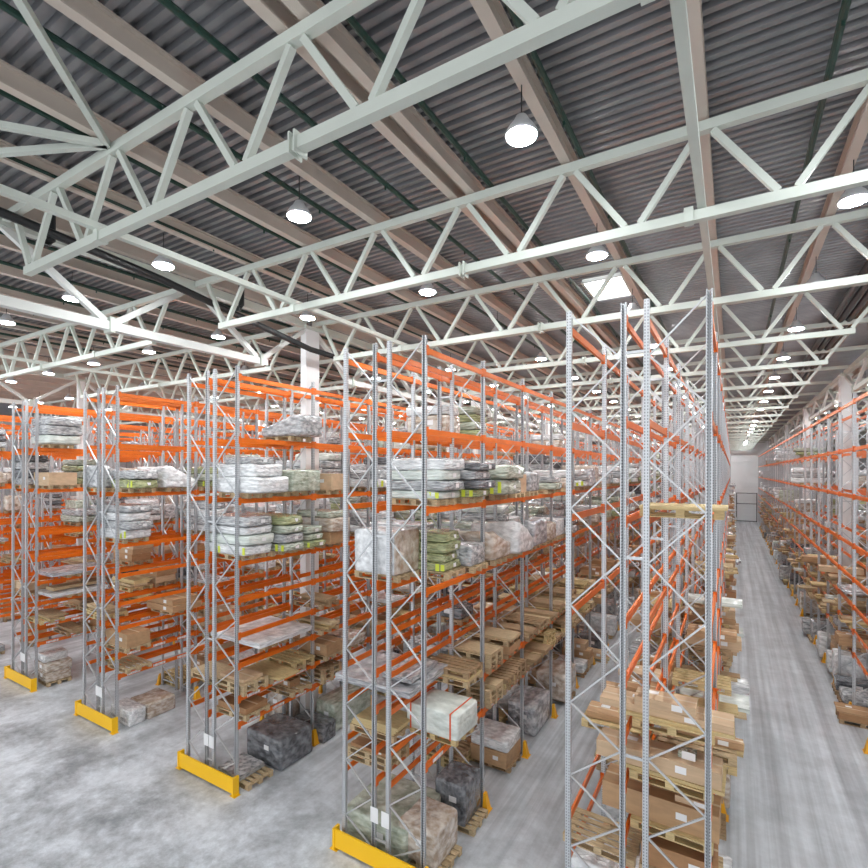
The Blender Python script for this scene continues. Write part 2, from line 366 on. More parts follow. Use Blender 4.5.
# columns and the girders along the column lines
def column(x, y, w, d, label):
    t = thing('warehouse_column', label, 'column', (x, y, 0), 'white columns')
    MB().box((0, 0, 6.55), (w, d, 13.0)).build('shaft', M['column'], t); MB().box((0, 0, 13.0), (w+.1, d+.1, .1)).build('cap_plate', M['truss'], t)
def girder(x, ya, yb, zb, label):
    t = thing('column_line_girder', label, 'girder', (x, ya, 0), 'column line girders')
    Lg = yb-ya; n = 3; st = Lg/n
    MB().box((0, Lg/2, 13.1), (.2, Lg-.5, .22)).build('top_chord', M['truss'], t)
    bn = [st*(i+.5) for i in range(n)]
    MB().box((0, Lg/2, zb), (.2, bn[-1]-bn[0]+.5, .19)).build('bottom_chord', M['strut'], t)
    for y in bn:
        for s in (-1, 1): MB().bar((0, y+s*.1, zb+.1), (0, y+s*(st/2-.14), 13.0), .13, .12, (1,0,0)).build('diagonal', M['strut'], t)
        MB().box((0, y, zb+.02), (.3, .1, .34)).build('node_plate', M['truss'], t)
for ci, (x, ys, z, ph, w, d) in enumerate([(-12.08, [-.35, 12.1, 24.55, 37., 49.5, 62.], 11.55, 'in the third rack', .25, .6),
                               (4.71, [2., 16.6, 31.2, 45.8, 60.4, 75., 89.6], 12.0, 'in the rack across the aisle', .42, .6),
                               (-29.4, [-.35, 12.9, 24.55, 37., 49.5], 11.55, 'in the sixth rack', .2, .3)]):
    for k, y in enumerate(ys):
        if y > 3 and not (ci == 1 and k < 2): column(x, y, w, d, f'white square column standing {ph}, {ORD[k]} from the camera')
    for k in range(len(ys)-1):
        if ys[k+1] > 5: girder(x, ys[k], ys[k+1], z, f'pale girder along the column line {ph}, {ORD[k+1]} span')

# ------------------------------------------------------------------ lamps
_hous = MB().lathe([(.03, .26), (.07, .25), (.11, .17), (.15, .13), (.20, .05), (.21, .02), (.21, 0)], 16).mesh('housing', M['lamp'], True)
_lens = MB().lathe([(.195, .0), (.19, -.016), (.12, -.030), (.03, -.034)], 16).mesh('lens', M['lens'], True)
_cord = MB().tube([(0,0,.25), (0,0,.68)], .008, 6).mesh('cord', M['blackpipe'])
def lamp(x, y, label):
    t = thing('high_bay_lamp', label, 'lamp', (x, y, 12.58), 'high-bay lamps')
    link('housing', _hous, t); link('lens', _lens, t); link('cord', _cord, t)
for kx in range(-2, 12):
    x = 1.63-3.95*kx; j = 0; y = 6.02
    while y < 95:
        ang = math.atan2(x*math.cos(.5401)+y*math.sin(.5401), -x*math.sin(.5401)+y*math.cos(.5401))
        if y < 50 or kx in (0, 1, 2, 3):
            if abs(math.degrees(ang)) < 48 or y < 12:
                over = 'over the long aisle' if kx == 0 else (f'{ORD[kx]} line leftwards from the long aisle' if kx > 0 else f'{ORD[-kx]} line beyond the long aisle')
                lamp(x, y, f'lit high-bay lamp hanging {over}, {ORD[j+1]} from the camera')
        y += 4.12 if j < 3 else 4.5; j += 1

# ------------------------------------------------------------------ racks
UP = MB()
UP.extrude([(-.043,-.036),(.043,-.036),(.043,.036),(.022,.036),(.022,.028),(.035,.028),(.035,-.028),(-.035,-.028),(-.035,.028),(-.022,.028),(-.022,.036),(-.043,.036)], 0, H, 'z')
UP.box((0,0,.006), (.13,.12,.012))
UP_ME = UP.mesh('upright', M['upright'])
def beam_mb(L):
    b = MB(); h = BT; w = .024
    b.extrude([(-w,-h),(w,-h),(w,h-.02),(w-.016,h-.02),(w-.016,h),(-w,h)], -L/2, L/2, 'y'); return b
BEAM = beam_mb(LB-.10); BEAM_ME = BEAM.mesh('beam', M['orange'])
CON = MB().box((0,0,0), (.062,.012,.20)).box((.034,0,0),(.008,.085,.20)); CON_ME = CON.mesh('end_connector', M['connector'])
CON2_ME = MB().box((0,0,0), (.062,.012,.20)).box((-.034,0,0),(.008,.085,.20)).mesh('end_connector', M['connector'])
LAB_ME = MB().box((0,0,0), (.004,.42,.075)).mesh('barcode_label', M['barcode'])
SPC = {}
def beam_levels(key, face, bay):
    """levels that carry a beam on this face (0..3 from the left) of this bay"""
    lv = list(range(len(LEVW if key in 'WV' else LEV)))
    if key == 'M' and face == 3:
        drop = {4, 5, 6, 8} if bay == 0 else {4, 5, 8}
        if bay < 8: lv = [l for l in lv if l not in drop]
    if key == 'R' and face == 0 and bay < 3: lv = [l for l in lv if l not in (4, 5, 6)]
    return lv
def column_bay(key, face, bay):
    xs = {'A': (12.1, 24.55, 37., 49.5, 62.), 'D': (12.1, 24.55, 37., 49.5)}.get(key, ())
    return False
def rack(key):
    xs, ph = RACKS[key]; lev = LEVW if key in 'WV' else LEV
    xm = (xs[0]+xs[3])/2
    near = {'R': 'tall grey and orange pallet rack, {}, with nearest bare uprights', 'M': 'tall grey and orange pallet rack, {}, with a white strapped bundle',
            'A': 'grey and orange pallet rack, {}, behind the largest yellow guard', 'W': 'grey and orange pallet {}, with yellow upright guards'}.get(key, 'grey and orange pallet rack, {}')
    t = thing('pallet_rack', near.format(ph), 'pallet rack', (xm, Y0, 0))
    full = key in 'RMABCW'
    nb = NB if key in 'RMAW' else (22 if key in 'BC' else 16)
    b0 = 4 if key == 'W' else (8 if key == 'V' else 0)
    lines = range(b0, nb+1)
    # uprights: the hundred nearest as parts, the rest as one
    cand = sorted(((math.hypot(x, Y0+n*LB), fi, n) for fi, x in enumerate(xs) for n in lines))
    rest = MB()
    for q, (d, fi, n) in enumerate(cand):
        loc = (xs[fi]-xm, n*LB, 0)
        if q < 100: link('upright', UP_ME, t, loc, rz=math.pi if fi % 2 else 0)
        else: rest.add(UP, loc)
    if rest.v: rest.build('upright', M['upright'], t)['kind'] = 'stuff'
    # zigzag bracing of every frame
    for s, (i, j) in enumerate(((0, 1), (2, 3))):
        a, c = xs[i]+.03, xs[j]-.03; b = MB(); left = (s == 0)
        b.bar((a-xm,0,.22), (c-xm,0,.22), .03, .035)
        zz = [10.93,10.12,9.32,8.48,7.67,6.86,6.04,5.21,4.39,3.78,3.16,2.55,1.94,1.33,.72,.23]
        for z, z1 in zip(zz, zz[1:]):
            p0 = (a if left else c); p1 = (c if left else a)
            b.bar((p0-xm, 0, z), (p1-xm, 0, z1), .024, .036, (0,1,0)); left = not left
        me = b.mesh('frame_bracing', M['brace'])
        for n in lines:
            if n < 50: link('frame_bracing', me, t, (0, n*LB, 0))
    # row spacers across the gap between the two frames
    g0, g1 = xs[1]+.04-xm, xs[2]-.04-xm
    sm = MB().bar((g0,0,0), (g1,0,0), .035, .045).mesh('row_spacer', M['brace'])
    rest = MB(); q = 0
    for n in lines:
        for z in (10.2, 6.92, 3.75, .5):
            if q < 100: link('row_spacer', sm, t, (0, n*LB, z))
            else: rest.bar((g0, n*LB, z), (g1, n*LB, z), .035, .045)
            q += 1
    if rest.v: rest.build('row_spacer', M['brace'], t)['kind'] = 'stuff'
    # beams
    cand = []
    for fi, x in enumerate(xs):
        for n in range(b0, nb):
            for l in beam_levels(key, fi, n):
                vis = 1. if fi == (3 if x < 0 else 0) else (.75 if fi in (1, 2) else .7)
                cand.append((math.hypot(x, Y0+(n+.5)*LB)/vis, fi, n, l))
    cand.sort(); rest = MB(); restc = MB()
    for q, (d, fi, n, l) in enumerate(cand):
        side = 1 if fi % 2 else -1
        loc = (xs[fi]-xm+side*.012, (n+.5)*LB, lev[l])
        if q < 100:
            o = link('beam', BEAM_ME, t, loc, rz=0 if side > 0 else math.pi)
            for s in (-1, 1):
                link('end_connector', CON_ME, o, (0, s*(LB/2-.047), 0))
            if l >= len(lev)-2 and fi in (0, 3) and n < 7:
                for u in (-.85, 0, .85): link('barcode_label', LAB_ME, o, (.0265, u, -.005))
        else:
            rest.add(BEAM, loc)
            if d < 75:
                for s in (-1, 1):
                    restc.box((loc[0], loc[1]+s*(LB/2-.047), loc[2]), (.066,.012,.20)).box((loc[0]+side*.034, loc[1]+s*(LB/2-.047), loc[2]), (.008,.085,.20))
    if rest.v:
        ro = rest.build('beam', M['orange'], t); ro['kind'] = 'stuff'
        restc.build('end_connector', M['connector'], ro)['kind'] = 'stuff'
    # white sign plates on the end uprights
    if key in 'MABC':
        for x in (xs[1], xs[2]): MB().box((x-xm+(.04 if x == xs[1] else -.04), -.05 if x == xs[1] else -.058, 1.02), (.20,.006,.32)).build('sign_plate', M['white_label'], t)
    return t
for k in RACKS: rack(k)

# ------------------------------------------------------------------ guards
def end_guard(key, label):
    xs = RACKS[key][0]; xa, xb = xs[0]-.12, xs[3]+.10
    t = thing('end_guard', label, 'guard rail', ((xa+xb)/2, Y0-.17, 0), 'yellow end guards'); w = xb-xa
    b = MB(); b.extrude([(-.03,.06),(.012,.06),(.012,.09),(-.012,.11),(-.012,.40),(.012,.42),(.012,.45),(-.03,.45)], -w/2, w/2, 'x'); b.build('rail', M['yellow'], t)
    for s in (-1, 1):
        p = MB(); p.extrude([(-.03,-.05),(.03,-.05),(.03,.13),(-.03,.13)], 0, .47, 'z'); o = p.build('corner_post', M['yellow'], t, (s*(w/2+.02), 0, 0))
        MB().box((0,.03,.006), (.2,.18,.012)).build('foot_plate', M['yellow'], o)
end_guard('A', 'yellow end guard at the foot of the third rack, largest in view')
end_guard('B', 'yellow end guard at the foot of the fourth rack')
end_guard('C', 'yellow end guard at the foot of the fifth rack')
end_guard('M', 'yellow end guard at the foot of the second rack')
_ug = MB()
_ug.extrude([(-.06,0),(.07,0),(.07,.12),(.02,.42),(-.06,.42)], -.02, .02, 'y')
def guard_mesh():
    b = MB(); pr = [(0,0),(.15,0),(.13,.06),(.055,.42),(0,.42)]
    k = len(b.v); w0, w1 = .11, .055
    for s in (-1, 1):
        for x, z in pr: b.v.append((x, s*(w0+(w1-w0)*z/.42), z))
    n = len(pr)
    b.f += [tuple(k+i for i in range(n)), tuple(k+n+i for i in reversed(range(n)))]
    for i in range(n): b.f.append((k+i, k+n+i, k+n+(i+1) % n, k+(i+1) % n))
    b.box((.07,0,.005), (.2,.28,.01))
    return b.mesh('upright_guard', M['amber'])
UG = guard_mesh()
def uguards(key, fi, n0, n1):
    xs, ph = RACKS[key]; s = 1 if fi == 3 else -1
    for n in range(n0, n1):
        o = link('upright_guard', UG, None, (xs[fi]+s*.07, Y0+n*LB-.02, 0), rz=0 if s > 0 else math.pi)
        tag(o, f'amber upright guard, {ORD[n+1-(4 if key == "W" else 0)]} upright line, {"near" if (s > 0) == (key not in "WV") else "rear"} side of {ph}', 'upright guard', 'amber upright guards')
uguards('M', 3, 1, 14); uguards('A', 3, 1, 5); uguards('A', 0, 1, 4); uguards('B', 3, 1, 4); uguards('B', 0, 1, 4); uguards('C', 3, 1, 4); uguards('R', 3, 1, 26); uguards('R', 0, 1, 12); uguards('W', 0, 4, 30)

# ------------------------------------------------------------------ goods on the racks
from mathutils import noise as NZ
def pillow_me(name, m, seed, ex=.32, amp=.05, fz=None, nu=22, nv=11):
    """a film-wrapped soft block: unit footprint, base at z = 0, height 1"""
    b = MB(); rows = []
    for j in range(nv+1):
        ph = -math.pi/2+math.pi*j/nv
        for i in range(nu):
            th = 2*math.pi*i/nu
            sg = lambda v, e: math.copysign(abs(v)**e, v)
            x = .5*sg(math.cos(ph), ex*.8)*sg(math.cos(th), ex); y = .5*sg(math.cos(ph), ex*.8)*sg(math.sin(th), ex); z = .5*sg(math.sin(ph), ex)
            q = Vector((x*3+seed*7.1, y*3-seed*3.3, z*2+seed))
            k = NZ.noise(q)*amp+NZ.noise(q*2.7)*amp*.5
            x *= 1+k*.6; y *= 1+k*.6
            zz = z+.5
            if z > -.3: zz += k
            zz = max(0, zz)
            if fz: zz *= fz(x, y)
            b.v.append((x, y, zz))
    for j in range(nv):
        for i in range(nu):
            a = j*nu+i; c = j*nu+(i+1) % nu
            b.f.append((a, c, c+nu, a+nu))
    return b.mesh(name, m, True)
def slab_me(name, m, seed, amp=.25):
    """thin wrapped sheet: unit footprint, wavy top, real thickness"""
    b = MB(); n, k = 14, 10
    for top in (0, 1):
        for i in range(n+1):
            for j in range(k+1):
                x, y = i/n-.5, j/k-.5
                z = NZ.noise(Vector((x*4+seed*5, y*4, seed)))*amp*.35
                b.v.append((x*(1+.02*NZ.noise(Vector((y*6, seed, 0)))), y*(1+.02*NZ.noise(Vector((x*6, seed, 3)))), max(0, (.75+z+.25*NZ.noise(Vector((x*9+seed, y*9, 2)))*amp) if top else 0)))
    N = (n+1)*(k+1); idx = lambda t, i, j: t*N+i*(k+1)+j
    for i in range(n):
        for j in range(k):
            b.f.append((idx(1,i,j), idx(1,i+1,j), idx(1,i+1,j+1), idx(1,i,j+1))); b.f.append((idx(0,i,j), idx(0,i,j+1), idx(0,i+1,j+1), idx(0,i+1,j)))
    for i in range(n):
        b.f.append((idx(0,i,0), idx(0,i+1,0), idx(1,i+1,0), idx(1,i,0))); b.f.append((idx(0,i+1,k), idx(0,i,k), idx(1,i,k), idx(1,i+1,k)))
    for j in range(k):
        b.f.append((idx(0,0,j+1), idx(0,0,j), idx(1,0,j), idx(1,0,j+1))); b.f.append((idx(0,n,j), idx(0,n,j+1), idx(1,n,j+1), idx(1,n,j)))
    return b.mesh(name, m)
def carton_me(name, m, seed=0, flap=.004):
    """unit carton with chamfered edges and a seam along the closed flaps"""
    b = MB(); c = .012
    pr = [(-.5+c,0),(.5-c,0),(.5,c),(.5,1-c),(.5-c,1),(.02,1),(.008,1-flap),(-.008,1-flap),(-.02,1),(-.5+c,1),(-.5,1-c),(-.5,c)]
    b.extrude(pr, -.5, .5, 'x'); return b.mesh(name, m)
def pallet_me(m):
    b = MB()
    for y in (-.35, -.175, 0, .175, .35): b.box((0, y, .133), (1.2, .125 if abs(y) in (0, .35) else .10, .022))
    for x in (-.535, 0, .535):
        b.box((x, 0, .111), (.13, .8, .022))
        for y in (-.345, 0, .345): b.box((x, y, .061), (.13, .11, .078))
    for y in (-.345, 0, .345): b.box((0, y, .011), (1.2, .11, .022))
    return b.mesh('pallet', m)
PAL = [pallet_me(M[k]) for k in ('wood', 'wood2', 'wood3')]; PALW = ['pale', 'brown', 'yellowish']
FILM = [('white', 'film_white'), ('grey', 'film_grey'), ('greenish', 'film_green'), ('pale green', 'film_pale'), ('charcoal', 'film_dark'), ('olive', 'film_olive'), ('silvery', 'foil'), ('cardboard-coloured', 'film_carton')]
PIL = {}; BLK = {}; SOF = {}; SLB = {}; CTN = {}
for w, k in FILM:
    PIL[w] = [pillow_me('bundle', M[k], s+len(PIL)*3, .24, .11) for s in range(3)]
    BLK[w] = [pillow_me('block', M[k], s+50+len(BLK)*3, .13, .045) for s in range(2)]
    SOF[w] = [pillow_me('sofa', M[k], 90+len(SOF)*3, .22, .08, lambda x, y: .45+.55*min(1, max(0, (x+.18)*3.2))),
              pillow_me('sofa', M[k], 91+len(SOF)*3, .22, .08, lambda x, y: .5+.5*min(1, max(0, (.15-y)*4)))]
    SLB[w] = [slab_me('sheet', M[k], s+len(SLB)*2) for s in range(2)]
for w, k in (('brown', 'carton'), ('pale', 'carton2'), ('reddish', 'carton3')): CTN[w] = carton_me('carton', M[k])
PLK = {w: MB().box((0,0,.5), (1,1,1)).mesh('board', M[k]) for w, k in (('pale', 'wood'), ('brown', 'wood2'), ('yellowish', 'wood3'))}
FACED = pillow_me('block', M['film_white'], 77, .12, .04)
FACED.materials.append(M['film_carton'])
for p_ in FACED.polygons:
    if p_.normal.x > .5: p_.material_index = 1
TAPE_ME = MB().box((0,0,0), (1.006,.05,.012)).mesh('tape_strip', M['tape'])
PAPER_ME = MB().box((0,0,0), (.16,.004,.11)).mesh('paper_label', M['white_label'])
PAPERT_ME = MB().box((0,0,0), (.17,.12,.004)).mesh('paper_label', M['white_label'])
LIME_ME = MB().box((0,0,0), (.09,.012,1.)).mesh('tag_strip', M['lime'])
RP = {'R': 'first rack', 'M': 'second rack', 'A': 'third rack', 'B': 'fourth rack', 'C': 'fifth rack', 'D': 'sixth rack', 'E': 'seventh rack', 'F': 'eighth rack', 'W': 'opposite rack', 'V': 'last rack'}
REC = []          # every candidate item
rnd = random.Random(11)
def base(key, half, bay, yo, lv):
    """lv: 0 = floor, 1.. = beam levels counted from the floor"""
    xs = RACKS[key][0]; L = LEVW if key in 'WV' else LEV
    xc = (xs[0]+xs[1])/2 if half == 0 else (xs[2]+xs[3])/2
    return Vector((xc, Y0+bay*LB+yo, 0.001 if lv == 0 else L[len(L)-lv]+BT+.001))
def where(key, half, bay, yo, lv):
    n = half if key in 'WV' else 1-half
    return (f'{"front" if yo < .9 else ("middle" if yo < 1.8 else "rear")} of {ORD[bay+1-(4 if key == "W" else 0)]} bay, ' + ('floor' if lv == 0 else f'level {["","one","two","three","four","five","six","seven","eight","nine"][lv]}') + f', {"near" if n == 0 else "far"} half, {RP[key]}')
def item(name, me, p, size, look, cat, wh, rz=0., kids=(), grp=None):
    REC.append(dict(name=name, me=me, p=Vector(p), size=Vector(size), look=look, cat=cat, wh=wh, rz=rz, kids=list(kids), grp=grp))
COLS = [(-12.08, [12.1, 24.55, 37., 49.5, 62.], .125), (4.71, [31.2, 45.8, 60.4, 75., 89.6], .21), (-29.4, [12.9, 24.55, 37., 49.5], .125)]
class Stack:
    """things piled on one spot, bottom to top"""
    def __init__(s, key, half, bay, yo, lv, dx=0., rz=0.):
        s.p = base(key, half, bay, yo, lv); s.p.x += dx; s.wh = where(key, half, bay, yo, lv); s.rz = rz+rnd.uniform(-.03, .03)
        xs = RACKS[key][0]; L = LEVW if key in 'WV' else LEV
        s.half, s.free = half, abs(dx) > .07; s.xg = (xs[1]+xs[2])/2
        cw = max([w+.03 for cx, cys, w in COLS for cy in cys if abs(cx-s.xg) < .3 and abs(cy-s.p.y) < .82] or [0.])
        s.lim = cw if cw else .012
        if cw: s.free = False
        up = [L[i] for i in (beam_levels(key, 3 if half else 0, bay) if key in 'MR' else range(len(L))) if i < len(L)-lv]
        s.zmax = min(up)-BT-.015 if up else 99.
        s.out = 1 if half == 1 else -1; s.near = (half == (0 if key in 'WV' else 1)); s.cnt = {}; s.start = len(REC)
    def put(s, name, me, size, look, cat, dx=0, dy=0, rz=0., kids=(), lift=True, grp=None):
        h = .1455 if name == 'pallet' else size[2]
        if s.p.z+h > s.zmax: s.skip = True; return s
        s.skip = False; x = s.p.x+dx; w = (1.2 if name == 'pallet' else size[0])/2+.012
        if not s.free:                              # keep clear of the row behind and of the columns
            x = max(x, s.xg+s.lim+w) if s.half == 1 else min(x, s.xg-s.lim-w)
        item(name, me, (x, s.p.y+dy, s.p.z), size, look, cat, s.wh, s.rz+rz, kids, grp)
        if lift: s.p.z += size[2]+.0015
        return s
    def pallet(s, k=None, dx=0, dy=0, rz=0):
        k = rnd.randrange(3) if k is None else k
        return s.put('pallet', PAL[k], (1,1,1), f'{PALW[k]} wooden pallet', 'pallet', dx, dy, rz, lift=False, grp='wooden pallets on the racks').up(.1455)
    def up(s, z):
        if not s.skip: s.p.z += z
        return s
    def bundle(s, w, size, k=None, lime=False, **kw):
        k = rnd.randrange(3) if k is None else k; kids = []
        if lime:
            for dx in (.32, -.1) if lime == 2 else (.32,): kids.append(('tag_strip', LIME_ME, (dx*size[0], -size[1]*.5, size[2]*.5), (1,1,size[2]*.8)))
            kids.append(('tag_strip', LIME_ME, (size[0]*.45, -size[1]*.5+.01, size[2]*.5), (1,1,size[2]*.7)))
        kids.append(('paper_label', PAPER_ME, (size[0]*.505, size[1]*.08, size[2]*.5), (.8,.8,.8), math.pi/2))
        return s.put('wrapped_bundle', PIL[w][k], size, f'{w} wrapped bundle', 'bundle', kids=kids, grp='wrapped bundles on the racks', **kw)
    def block(s, w, size, **kw):
        return s.put('wrapped_block', BLK[w][rnd.randrange(2)], size, f'{w} wrapped block', 'wrapped block', grp='wrapped blocks on the racks', kids=[('paper_label', PAPER_ME, (size[0]*.1, -size[1]*.503, size[2]*.6), (1.2,1,1.2))], **kw)
    def sofa(s, w, size, v=0, **kw): return s.put('wrapped_sofa', SOF[w][v], size, f'{w} wrapped sofa', 'wrapped furniture', grp='wrapped furniture on the racks', **kw)
    def sheet(s, w, size, **kw): return s.put('wrapped_sheet', SLB[w][rnd.randrange(2)], size, f'{w} wrapped sheet', 'wrapped sheet', grp='wrapped sheets on the racks', **kw)
    def carton(s, w, size, **kw):
        kids = [('tape_strip', TAPE_ME, (0,0,size[2]-.004), (size[0],1,1)), ('paper_label', PAPER_ME, (size[0]*.2, -size[1]*.5-.001, size[2]*.55), (1,1,min(1, size[2]*6))),
                ('paper_label', PAPERT_ME, (-size[0]*.22, size[1]*.2, size[2]+.001), (1,1,1))]
        return s.put('carton', CTN[w], size, f'{w} cardboard carton', 'carton', kids=kids, grp='cardboard cartons on the racks', **kw)
    def board(s, w, size, **kw): return s.put('wooden_board', PLK[w], size, f'{w} wooden board', 'board', grp='wooden boards on the racks', **kw)
    def end(s):
        """tell the things of this stack apart by their height in it"""
        mine = REC[s.start:]; by = {}
        for r in mine: by.setdefault(r['look'], []).append(r)
        for look, rs in by.items():
            n = len(rs)
            for i, r in enumerate(rs):
                r['place'] = '' if n == 1 else (' lowest' if i == 0 else (' topmost' if i == n-1 else ' '+ORD[i+1]+' up'))

U = rnd.uniform
def bundles(S, n, cols, lime=0, sx=1.6, sy=.82, h=.24):
    for i in range(n):
        w = cols[i % len(cols)]
        S.bundle(w, (sx*U(.93, 1.04), sy*U(.93, 1.05), h*U(.88, 1.2)), lime=(lime if i < 1 else 0), dx=U(-.05, .05), dy=U(-.03, .03))
    return S
def low_load(S, kind):
    if kind == 'empties':
        for k in range(rnd.randrange(1, 4)): S.pallet(dx=U(-.05,.05), dy=U(-.03,.03))
    elif kind == 'boards':
        S.pallet()
        for k in range(rnd.randrange(2, 5)): S.board(rnd.choice(['pale','brown','yellowish']), (U(1.1,1.6), U(.25,.7), U(.03,.09)), dx=U(-.1,.15), dy=U(-.1,.1), rz=U(-.06,.06))
    elif kind == 'cartons':
        S.pallet()
        for k in range(rnd.randrange(1, 4)): S.carton(rnd.choice(['brown','pale','reddish']), (U(.9,1.5), U(.5,.78), U(.10,.30)), dx=U(-.1,.2), dy=U(-.06,.06), rz=U(-.05,.05))
    elif kind == 'sheet':
        S.pallet(); S.sheet(rnd.choice(['white','silvery','grey','pale green']), (U(1.3,1.8), U(.75,.85), U(.08,.2)), dx=U(0,.15))
    elif kind == 'block':
        S.pallet(); S.block(rnd.choice(['grey','white','cardboard-coloured','charcoal']), (U(1.1,1.35), U(.7,.8), U(.25,.42)))
    elif kind == 'bigblock':
        S.pallet(); S.block(rnd.choice(['cardboard-coloured','cardboard-coloured','grey','charcoal','white']), (U(1.1,1.4), U(.7,.82), U(.6,1.1)))
    elif kind == 'boxpile':
        S.pallet()
        for k in range(rnd.randrange(2, 4)): S.carton(rnd.choice(['brown','pale','reddish']), (U(.9,1.25), U(.6,.78), U(.25,.42)), dx=U(-.06,.06))
DONE = set()
def at(key, half, bay, lv, yo, dx=0., rz=0.):
    DONE.add((key, half, bay, lv)); return Stack(key, half, bay, yo, lv, dx, rz)
def E(S): S.end()
#-- third rack, near half (first bay and on)
E(at('A',1,0,8,2.1).pallet(0).sofa('grey', (1.65,1.0,.62)))
S = at('A',1,0,7,.62,-.05).pallet(0); S.bundle('white', (1.75,1.1,.42)); S.bundle('white', (1.55,1.0,.34), k=1); S.bundle('grey', (1.1,.9,.2), dx=.2); E(S)
S = at('A',1,0,7,1.95).pallet(0).block('greenish', (1.6,1.15,.62)); E(S)
S = at('A',1,0,6,.5,-.1).pallet(0); bundles(S, 4, ['white','pale green','white','grey'], 2, 1.85, .9, .24); E(S)
S = at('A',1,0,6,1.4).pallet(0); bundles(S, 4, ['greenish','grey','greenish','olive'], 1, 1.7, .8, .22); E(S)
S = at('A',1,0,6,2.25).pallet(0); bundles(S, 3, ['olive','greenish','greenish'], 1, 1.7, .75, .22); E(S)
E(at('A',1,1,6,.55).pallet(1).carton('brown', (1.5,.8,.36)).block('cardboard-coloured', (1.6,.85,.42)).block('greenish', (1.4,.8,.2)))
E(at('A',1,1,7,.8).pallet(0).carton('pale', (1.3,.8,.5)))
S = at('A',1,0,3,1.45,-.3).pallet(0).pallet(1); S.sheet('white', (2.1,1.9,.18)); E(S)
E(at('A',1,0,2,.5).pallet(0).pallet(0).carton('pale', (1.0,.6,.08)))
S = at('A',1,0,2,1.4).pallet(0); S.board('yellowish', (1.5,.75,.05), dx=.15); E(S)
E(at('A',1,0,2,2.25).pallet(0).pallet(2))
E(at('A',1,0,1,.55).pallet(0).carton('reddish', (1.1,.72,.16)))
E(at('A',1,0,1,2.15).pallet(0).carton('brown', (.6,.4,.2)))
E(at('A',1,0,0,.55,.15).pallet(0).sheet('grey', (.9,.8,.16), dx=-.2))
E(at('A',1,0,0,1.75,.1).block('charcoal', (1.5,1.2,.85)))
E(at('A',1,1,0,.35,.0).block('charcoal', (1.3,.6,.55)))
E(at('A',1,1,0,1.65,.3).block('greenish', (.85,1.85,.9)))
E(at('A',1,1,1,.6).pallet(0).pallet(0).pallet(1)); E(at('A',1,1,2,.7).pallet(0).carton('brown', (1.2,.75,.35)))
E(at('A',1,1,2,1.75).pallet(0).block('cardboard-coloured', (1.3,.8,.3)))
#-- third rack, far half
E(at('A',0,0,2,.6).pallet(0).board('pale', (1.2,.7,.05))); E(at('A',0,0,3,2.0).pallet(2))
#-- second rack, near half
S = at('M',1,0,7,.86,-.12).pallet(0); bundles(S, 4, ['pale green','grey','pale green','white'], 1, 1.5, .95, .2); E(S)
S = at('M',1,0,7,1.95,.0).pallet(0); bundles(S, 4, ['olive','charcoal','grey','charcoal'], 1, 1.5, .95, .2); E(S)
S = at('M',1,1,7,.75).pallet(1); bundles(S, 2, ['greenish','greenish'], 1, 1.6, 1.3, .33); E(S)
S = at('M',1,1,7,2.1).pallet(0); S.carton('pale', (1.2,1.0,.5)); S.bundle('grey', (1.1,.9,.18)); E(S)
S = at('M',1,0,6,1.42,-.18).pallet(0); bundles(S, 4, ['olive','olive','olive','olive'], 1, .95, .82, .22); E(S)
S = at('M',1,0,6,2.27,.0).pallet(0); S.block('grey', (1.1,.8,.5)); E(S)
E(at('M',1,1,6,.66,.05).pallet(0).sofa('cardboard-coloured', (1.3,1.2,.72), 1)); E(at('M',1,1,6,1.9,.0).pallet(0).sofa('white', (1.5,1.2,.85), 1))
E(at('M',1,2,6,.7,.0).pallet(0).sofa('silvery', (1.4,1.2,.8), 0)); E(at('M',1,2,6,2.0,.0).pallet(0).block('cardboard-coloured', (1.3,.9,.55)))
S = at('M',1,0,2,1.3,.1,.0).pallet(2)
S.put('strapped_bundle', BLK['pale green'][0], (1.36,.95,.56), 'white block with red straps', 'bundle', kids=[('strap', 'STRAP', (dx, 0, 0), (1,1,1)) for dx in (-.52, .5)]); E(S)
E(at('M',1,0,0,.75,.1).pallet(0).block('cardboard-coloured', (.95,1.0,.75)))
E(at('M',1,0,0,2.1,.1).pallet(0).block('charcoal', (.8,.9,.95)))
S = at('M',1,1,0,2.05,-.1).pallet(1).carton('brown', (1.1,1.05,.42)); S.block('white', (1.15,1.0,.3)); E(S)
E(at('M',1,2,0,1.8,0).block('silvery', (.95,1.5,.95))); E(at('M',1,3,0,1.55,.15).pallet(1).block('cardboard-coloured', (1.1,1.45,.95)))
E(at('M',1,5,0,.7,.5).pallet(0).carton('pale', (1.0,.55,.2))); E(at('M',1,5,0,1.9,.1).block('charcoal', (1.2,1.0,.7)))
S = at('M',1,1,3,.5).pallet(1).pallet(0).pallet(0); S.board('pale', (1.2,.7,.04)); E(S)
S = at('M',1,1,3,1.6).pallet(1); S.carton('brown', (1.25,.78,.2)); S.pallet(0); S.board('pale', (1.3,.7,.06)); E(S)
S = at('M',1,0,3,2.2,-.1).pallet(0).board('yellowish', (1.2,.75,.06)).pallet(1); E(S)
for b_, l_ in ((2,3),(3,3),(4,3),(2,2),(1,2),(3,2),(4,2)):
    for y_ in (.5, 1.4, 2.2):
        S = at('M',1,b_,l_,y_).pallet()
        for k in range(rnd.randrange(1, 4)): S.pallet(dx=U(-.1,.1)) if rnd.random() < .55 else S.board(rnd.choice(['pale','brown']), (U(1.1,1.4), U(.4,.75), U(.04,.1)), dx=U(-.05,.15))
        E(S)
